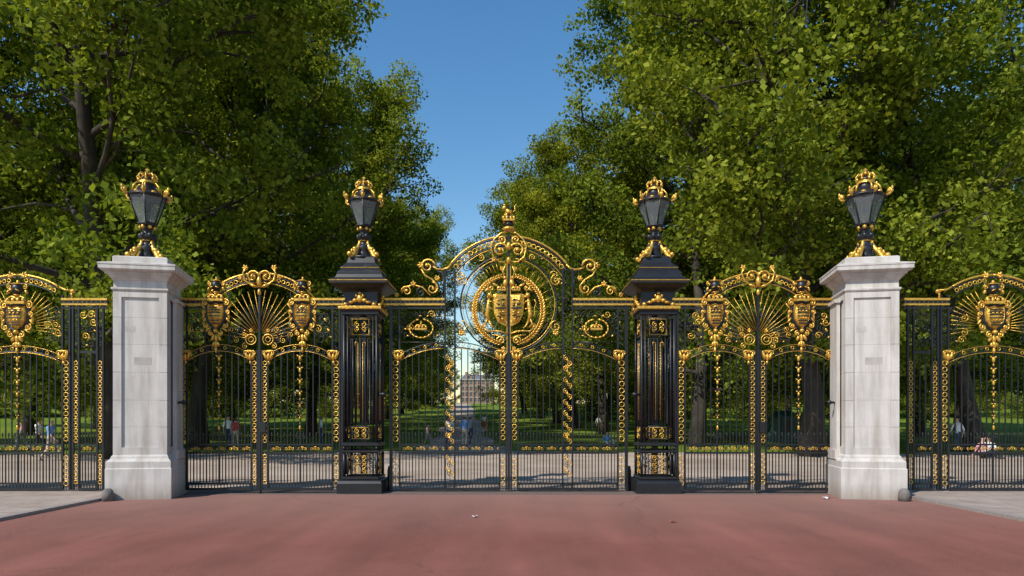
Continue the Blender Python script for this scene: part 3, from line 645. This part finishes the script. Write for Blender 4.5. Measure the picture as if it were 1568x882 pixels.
# ------------------------------------------------------------------ trees
def make_tree(seed,H=25,R=8.5,low=.17,nlimb=22,lpc=122,spread=.74):
    rnd=random.Random(seed); rs=np.random.RandomState(seed); tb=MB(); C=[]
    def path(p,d,L,n,jit,up):
        pts=[Vector(p)]; d=Vector(d).normalized()
        for k in range(n):
            d=(d+Vector((rnd.gauss(0,jit),rnd.gauss(0,jit),rnd.gauss(0,jit)+up))).normalized(); pts.append(pts[-1]+d*(L/n))
        return pts,d
    tr,_=path((0,0,-.3),(rnd.uniform(-.06,.06),rnd.uniform(-.06,.06),1),H*.86,9,.06,.05)
    r0=.44; rad=[r0*1.35]+[r0*(1-.095*k) for k in range(1,10)]; tb.tube(tr,rad,9)
    def at(pts,t):
        f=t*(len(pts)-1); i=min(int(f),len(pts)-2); return pts[i].lerp(pts[i+1],f-i)
    az=rnd.uniform(0,6.28)
    for k in range(nlimb):
        t=low+(.98-low)*(k/(nlimb-1))**.95; az+=2.4+rnd.uniform(-.4,.4)
        pr=math.sin(math.pi*min(1,max(0.0,(t-low+.30)/(1.50-low))))**.6
        L=R*pr*rnd.uniform(.88,1.06); el=math.radians(rnd.uniform(8,30)+50*max(0,t-.3))
        if t<.3: el=math.radians(rnd.uniform(6,18))
        b0=at(tr,t); d=Vector((math.cos(az)*math.cos(el),math.sin(az)*math.cos(el),math.sin(el)))
        lp,_=path(b0,d,L,6,.10,.03); rr=max(.06,.19*(1-t*.6)*L/R)
        tb.tube(lp,[rr*(1-.14*i) for i in range(7)],6)
        C.append((lp[-1],1))
        for tt in (.2,.4): # leafy spurs close to the bole
            q=at(lp,tt); C.append((q+Vector((rnd.gauss(0,.7),rnd.gauss(0,.7),rnd.gauss(0,.6))),rnd.uniform(.7,1.1)))
        for j in range(7):
            tt=.25+.75*j/6; q=at(lp,tt); a=rnd.choice((-1,1))*rnd.uniform(.4,1.1); dd=(lp[-1]-lp[0]).normalized()
            d2=Matrix.Rotation(a,3,'Z')@dd; d2.z+=rnd.uniform(-.35,.55)
            l2=L*rnd.uniform(.26,.46)*(1.1-.35*tt); sp,_=path(q,d2,l2,4,.16,-.02)
            tb.tube(sp,[rr*.42*(1-.2*i)+.012 for i in range(5)],5)
            for m_ in range(4):
                q2=at(sp,.3+.7*m_/3); d3=Vector((rnd.gauss(0,1),rnd.gauss(0,1),rnd.gauss(0,.8)))
                l3=rnd.uniform(.7,1.7); e3=q2+d3.normalized()*l3
                tb.tube([q2,e3],[.02,.008],3); C.append((e3,rnd.uniform(.65,1.2)))
    P=[];lvs=[]
    for c,sz in C:
        n=int(lpc*sz*sz); sg=spread*sz
        q=rs.normal(0,1,(n,3)); q/=np.maximum(1e-6,np.linalg.norm(q,axis=1))[:,None]; q*= (rs.rand(n)**.45*1.5*sg)[:,None]; q[:,2]*=.62; q[:,2]-=.15*(q[:,0]**2+q[:,1]**2)
        P.append(q+np.array(c)); base=rs.uniform(.2,.75); lvs.append(np.clip(base+rs.normal(0,.2,n),0,1))
    P=np.concatenate(P); lv=np.concatenate(lvs); n=len(P)
    nz=rs.normal(0,1,(n,3)); nz[:,2]=np.abs(nz[:,2])+.15; nz/=np.linalg.norm(nz,axis=1)[:,None]
    t=np.cross(nz,rs.normal(0,1,(n,3))); t/=np.linalg.norm(t,axis=1)[:,None]; bt=np.cross(nz,t)
    s=rs.uniform(.065,.135,n)[:,None]
    V=np.stack([P-t*s,P-bt*s*.85+t*s*.15+nz*s*.2,P+t*s*1.15,P+bt*s*.85+t*s*.15+nz*s*.2],1).reshape(-1,3)
    me=bpy.data.meshes.new('foliage'); me.vertices.add(n*4); me.vertices.foreach_set('co',V.ravel().astype(np.float32))
    me.loops.add(n*4); me.loops.foreach_set('vertex_index',np.arange(n*4,dtype=np.int32)); me.polygons.add(n)
    me.polygons.foreach_set('loop_start',np.arange(0,n*4,4,dtype=np.int32)); me.polygons.foreach_set('loop_total',np.full(n,4,dtype=np.int32))
    me.update(calc_edges=True); at_=me.attributes.new('lv','FLOAT','FACE'); at_.data.foreach_set('value',lv.astype(np.float32)); me.materials.append(LEAF)
    tm=bpy.data.meshes.new('trunk_and_limbs'); tm.from_pydata(tb.v,[],tb.f); tm.materials.append(BARK); tm.polygons.foreach_set('use_smooth',tb.s); tm.update()
    return tm,me
TV=[make_tree(101,27,9.0,.16,25),make_tree(202,26,8.6,.19,24),make_tree(303,28,8.8,.15,25)]
def tree(x,D,v,rz,sc,szc=1,sink=0):
    y=D-CD; e=empty('plane_tree',(x,y,tz(x,y)-sink),rz); e.scale=(sc,sc,sc*szc)
    linked('trunk_and_limbs',TV[v][0],(0,0,0),parent=e); linked('foliage',TV[v][1],(0,0,0),parent=e)
rt=random.Random(5)
A=lambda D:-.073*D+CX
LO=(13.6,14.0,13.8,13.2,12.6,11.8,11.2,10.6); RO=(14.2,13.0,13.0,12.8,12.2,12.0,11.6,11.4)
for k,D in enumerate((27,37,48,60,73,87,102,120)):
    tree(A(D)-LO[k]+rt.uniform(-.3,.3),D,k%3,rt.uniform(0,6.3),rt.uniform(.97,1.04),1.08)
    tree(A(D)+RO[k]+rt.uniform(-.3,.3),D+1.5,(k+1)%3,rt.uniform(0,6.3),rt.uniform(.96,1.03),1.02)
for k,D in enumerate((31,44,58,74)):
    for dx in (25,38,51):
        if dx>D*.75+6 : continue
        for s in (-1,1): tree(A(D)+s*(dx+rt.uniform(-2,2)),D+rt.uniform(-3,3),rt.randrange(3),rt.uniform(0,6.3),rt.uniform(.8,1.0))
# distant mass: crowns come down to the ground so the park closes behind
for row,(D0,n,gl,gr,sk) in enumerate(((104,17,19,20,4.6),(150,30,8.5,13.5,5.5),(185,34,10,17,5.5))):
    for k in range(n):
        x=-D0*.9+k*(D0*1.8/(n-1))+rt.uniform(-2,2)
        if -gl<x-A(D0)<gr: continue
        tree(x,D0+rt.uniform(-6,6),rt.randrange(3),rt.uniform(0,6.3),rt.uniform(.75,.9),1,sk)
for s,o in ((-1,9.0),(1,13.6)): tree(A(150)+s*o,150,1,2.0,.8,.9,5.5)
tree(A(195)-5.2,195,0,1.0,.50,1.1,2.6); tree(A(200)+14.2,200,2,3.0,.60,1.1,3.2)
# ------------------------------------------------------------------ mansion block at the end of the avenue
def mansion():
    D=330; cx=(731-784)*D/F; y=D-CD; z0=tz(cx,y)-.2
    BR=simple('buff_brick',(.30,.19,.145),.9,0,.2,1.5); TRIM=simple('pale_stone_trim',(.48,.44,.40),.8,0,.1,2); RF=simple('slate_roof',(.12,.12,.14),.7,0,.2,2); GL=simple('window_glass',(.03,.04,.05),.12,0,.2,1)
    w=MB();t=MB();r=MB();g=MB(); W=8; fl=5; fh=2.8; H=fl*fh
    w.box(-W,W,.3,14,-2,H)
    nb=8
    for i in range(nb+1):
        x=-W+2*W*i/nb; w.box(x-.45,x+.45,0,.31,-2,H)
    for f in range(fl):
        w.box(-W+.45,W-.45,.02,.305,f*fh,f*fh+.7)
        t.box(-W-.1,W+.1,-.12,.018,f*fh+2.45,f*fh+2.7)
        for i in range(nb):
            x=-W+2*W*(i+.5)/nb; g.box(x-.55,x+.55,.2,.298,f*fh+.7,f*fh+2.4); t.box(x-.04,x+.04,.12,.199,f*fh+.7,f*fh+2.4); t.box(x-.55,x+.55,.12,.199,f*fh+1.5,f*fh+1.58)
    t.box(-W-.4,W+.4,-.4,14.2,H,H+.35)
    r.add([(-W,0,H+.35),(W,0,H+.35),(W,14,H+.35),(-W,14,H+.35),(-W+1.5,2,H+2.6),(W-1.5,2,H+2.6),(W-1.5,12,H+2.6),(-W+1.5,12,H+2.6)],[(0,1,5,4),(1,2,6,5),(2,3,7,6),(3,0,4,7),(4,5,6,7)],0)
    for x in (-5.5,0,5.5): w.box(x-.7,x+.7,5,6.5,H+1,H+4.2)
    for x in (-4,4):
        w.add([(x-1.4,-.02,H+.35),(x+1.4,-.02,H+.35),(x+1.4,-.02,H+1.8),(x,-.02,H+3.2),(x-1.4,-.02,H+1.8),(x-1.4,2.5,H+.35),(x+1.4,2.5,H+.35),(x+1.4,2.5,H+1.8),(x,2.5,H+3.2),(x-1.4,2.5,H+1.8)],[(0,1,2,3,4),(9,8,7,6,5),(1,6,7,2),(2,7,8,3),(3,8,9,4),(4,9,5,0)],0)
        g.box(x-.4,x+.4,-.1,-.03,H+.8,H+1.9)
    e=empty('brick_mansion_block',(cx,y,z0))
    w.obj('brick_walls',[BR],e); t.obj('stone_trim',[TRIM],e); r.obj('roof',[RF],e); g.obj('windows',[GL],e)
mansion()
def kiosk():
    D=46; x=(1200-784)*D/F; G=simple('green_paint',(.02,.085,.07),.5,0,.1,3); m=MB(); r=MB()
    m.box(-1.1,1.1,-.8,.8,0,2.0)
    for a in (-1.1,-.37,.37,1.1): m.box(a-.05,a+.05,-.86,-.801,0,2.0)
    r.loft([(1.25,2.0),(1.25,2.1),(.3,2.5)],0,4,sy=.8)
    h=MB(); h.box(-.32,.32,-.83,-.802,1.0,1.8)
    e=empty('green_park_kiosk',(x,D-CD,tz(x,D-CD)-.4)); m.obj('walls',[G],e); r.obj('roof',[G],e); h.obj('hatch',[IRON],e)
kiosk()
# ------------------------------------------------------------------ people
SK=simple('skin',(.50,.30,.22),.6,0,.05,5); HAIR=simple('brown_hair',(.05,.03,.02),.7,0,.2,20); SHOE=simple('shoe_leather',(.03,.03,.03),.6,0,.2,9)
def cloth(n,c): return simple(n,c,.85,0,.12,14)
def person(name,x,D,heading,pose,top,bot,sc=1,long_sleeve=False):
    if pose=='sit':
        J=dict(pel=(0,0,.12),bel=(0,.03,.32),che=(0,.0,.50),nek=(0,-.02,.64),hd1=(0,-.03,.72),hd2=(0,-.03,.82),
          hL=(.1,-.03,.12),kL=(.2,-.42,.42),aL=(.14,-.62,.07),tL=(.14,-.78,.04),hR=(-.1,-.03,.12),kR=(-.24,-.42,.30),aR=(-.05,-.58,.07),tR=(-.03,-.74,.04),
          sL=(.19,0,.57),eL=(.25,-.14,.34),wL=(.18,-.34,.38),sR=(-.19,0,.57),eR=(-.26,.10,.32),wR=(-.28,.22,.08))
    else:
        st={'walk':1.0,'stand':.15,'stride':1.3}[pose]
        J=dict(pel=(0,0,.95),bel=(0,.01,1.12),che=(0,.01,1.32),nek=(0,0,1.49),hd1=(0,-.02,1.57),hd2=(0,-.02,1.68),
          hL=(.10,0,.92),kL=(.11,-.20*st,.52),aL=(.10,-.26*st,.09),tL=(.11,-.26*st-.16,.04),
          hR=(-.10,0,.92),kR=(-.11,.04*st,.50),aR=(-.10,.30*st,.10+.05*(st>.5)),tR=(-.11,.30*st-.14,.035),
          sL=(.19,0,1.42),eL=(.24,.12*st,1.14),wL=(.24,.08*st-.05,.90),sR=(-.19,0,1.42),eR=(-.24,-.10*st,1.14),wR=(-.23,-.24*st-.04,.93))
    R=dict(pel=.145,bel=.125,che=.15,nek=.06,hd1=.085,hd2=.10,hL=.10,kL=.062,aL=.042,tL=.038,hR=.10,kR=.062,aR=.042,tR=.038,sL=.062,eL=.043,wL=.028,sR=.062,eR=.043,wR=.028)
    ks=list(J); E=[('pel','bel'),('bel','che'),('che','nek'),('nek','hd1'),('hd1','hd2'),('pel','hL'),('hL','kL'),('kL','aL'),('aL','tL'),('pel','hR'),('hR','kR'),('kR','aR'),('aR','tR'),('che','sL'),('sL','eL'),('eL','wL'),('che','sR'),('sR','eR'),('eR','wR')]
    me=bpy.data.meshes.new('b'); me.from_pydata([J[k] for k in ks],[(ks.index(a),ks.index(b_)) for a,b_ in E],[])
    o=bpy.data.objects.new('tmp',me); scene.collection.objects.link(o)
    md=o.modifiers.new('s','SKIN'); md.use_smooth_shade=True
    for i,k in enumerate(ks):
        sv=me.skin_vertices[0].data[i]; sv.radius=(R[k],R[k]*(.72 if k in('pel','bel','che') else 1)); sv.use_root=(i==0)
    o.modifiers.new('u','SUBSURF').levels=1; o.modifiers['u'].render_levels=1
    bpy.context.view_layer.update(); dg=bpy.context.evaluated_depsgraph_get(); m2=bpy.data.meshes.new_from_object(o.evaluated_get(dg))
    bpy.data.objects.remove(o)
    m2.materials.clear()
    for q in (SK,top,bot,SHOE,HAIR): m2.materials.append(q)
    def near(c,a,b_):
        a=Vector(J[a]);b_=Vector(J[b_]);t=max(0,min(1,(c-a).dot(b_-a)/(b_-a).length_squared)); return (c-a-(b_-a)*t).length,t
    for f in m2.polygons:
        c=f.center; best=min(((near(c,a,b_)[0]-min(R[a],R[b_])*.6,near(c,a,b_)[1],a,b_) for a,b_ in E)); t,a,b_=best[1],best[2],best[3]
        if a[0] in 'a' or b_[0]=='t': mi=3
        elif (a,b_)==('hd1','hd2') or (a,b_)==('nek','hd1'): mi=4 if (c.z>J['hd2'][2]+.02 or (c.y>J['hd2'][1]+.02 and c.z>J['hd1'][2]-.02)) else 0
        elif a=='che' and b_=='nek': mi=1 if t<.75 else 0
        elif a[0]=='e': mi=1 if long_sleeve else 0
        elif a[0]=='s' or a=='bel' or (a=='che'): mi=1
        elif a=='pel' and b_=='bel': mi=1 if t>.35 else 2
        else: mi=2
        f.material_index=mi; f.use_smooth=True
    y=D-CD; e=empty(name,(x,y,tz(x,y)),heading); e.scale=(sc,)*3
    linked('body',m2,(0,0,0),parent=e)
    h=MB()
    for s in 'LR':
        w=Vector(J['w'+s]); d=(w-Vector(J['e'+s])).normalized(); sd=1 if s=='L' else -1
        h.tube([w-d*.01,w+d*.04,w+d*.09],[.026,.036,.032],6)
        side=d.cross(Vector((1,0,0))).normalized()
        for k,l in enumerate((.062,.074,.08,.072)):
            b0=w+d*.085+side*(k-1.5)*.018; m_=b0+d*l*.5; h.tube([b0,m_,m_+d*l*.42-Vector((sd*.02,0,0))],[.0095,.009,.007],5)
        b0=w+d*.03-side*.03; h.tube([b0,b0+d*.03-side*.022,b0+d*.06-side*.025],[.012,.011,.008],5)
    hd=Vector(J['hd2']); h.blob(hd+Vector((0,-.108,-.03)),(.014,.02,.022))
    for s in (-1,1): h.blob(hd+Vector((s*.10,.0,-.03)),(.012,.02,.03))
    h.obj('hands_and_features',[SK],e)
    h=MB()
    for s in (-1,1): h.blob(hd+Vector((s*.034,-.096,.0)),(.011,.01,.007))
    h.blob(hd+Vector((0,-.098,-.072)),(.024,.01,.005)); h.obj('eyes_and_mouth',[HAIR],e)
Wt=cloth('white_cotton',(.78,.78,.78)); Bl=cloth('blue_cotton',(.16,.32,.65)); Nv=cloth('navy_denim',(.03,.06,.14)); Rd=cloth('red_cotton',(.55,.06,.05)); Gy=cloth('grey_cotton',(.28,.28,.30)); Bg=cloth('beige_cotton',(.5,.42,.32)); Bk=cloth('black_cotton',(.02,.02,.02)); Pk=cloth('pink_cotton',(.68,.34,.36))
def PX(px,D): return (px-784)*D/F+CX
for a in (('walking_woman',688,36,.3,'walk',Wt,Nv,.95),('standing_man',711,38,2.9,'stand',Bl,Bg),('walking_man',720,40,2.7,'walk',Gy,Nv),('walking_child',655,40,1.2,'walk',Pk,Gy,.72),
          ('walking_man',78,25,1.5,'stride',Bl,Bg,.9),('walking_woman',60,28,1.5,'walk',Wt,Bk,.93),('standing_man',350,36,.4,'stand',Wt,Nv),('walking_woman',361,35,3.6,'walk',Rd,Bg,.95),
          ('standing_man',492,40,1.9,'stand',Wt,Nv),('walking_woman',1466,30,-1.4,'walk',Wt,Nv,.95),('seated_woman',1503,27,.5,'sit',Pk,Bk),('seated_man',1513,27.5,-.6,'sit',Wt,Nv),
          ('walking_man',916,60,2,'walk',Wt,Bk),('walking_woman',1245,40,1,'walk',Rd,Bk,.95),('walking_man',35,33,-1.5,'walk',Pk,Gy),('seated_man',930,38,.2,'sit',Bl,Gy),('walking_woman',742,70,3,'walk',Wt,Rd,.95)):
    person(a[0],PX(a[1],a[2]),a[2],a[3],a[4],a[5],a[6],a[7] if len(a)>7 else 1)
# ------------------------------------------------------------------ world, sun, camera
el=math.radians(45); S=Vector((-.70,-.71,0)).normalized()*math.cos(el); S.z=math.sin(el)
w=bpy.data.worlds.new('World'); scene.world=w; w.use_nodes=True; nt=w.node_tree
sky=nt.nodes.new('ShaderNodeTexSky'); sky.sky_type='NISHITA'; sky.sun_disc=False; sky.sun_elevation=el; sky.sun_rotation=math.atan2(S.x,S.y)
sky.air_density=1.35; sky.dust_density=.1; sky.ozone_density=2.4
hs=nt.nodes.new('ShaderNodeHueSaturation'); hs.inputs['Saturation'].default_value=1.30; nt.links.new(sky.outputs[0],hs.inputs['Color'])
bg=nt.nodes['Background']; nt.links.new(hs.outputs[0],bg.inputs[0]); bg.inputs[1].default_value=.15
ld=bpy.data.lights.new('sun','SUN'); ld.energy=5.0; ld.angle=math.radians(.5); ld.color=(1,.94,.84)
lo=bpy.data.objects.new('sun',ld); scene.collection.objects.link(lo); lo.rotation_euler=S.to_track_quat('Z','Y').to_euler()
cd=bpy.data.cameras.new('camera'); cam=bpy.data.objects.new('camera',cd); scene.collection.objects.link(cam)
cam.location=(CX,-CD,CH); cam.rotation_euler=(math.pi/2,0,0); cd.lens=24; cd.sensor_width=36; cd.shift_y=(640-441)/1568; cd.clip_end=4000; cd.clip_start=.1
scene.camera=cam
scene.view_settings.view_transform='Standard'; scene.view_settings.look='None'; scene.view_settings.exposure=0
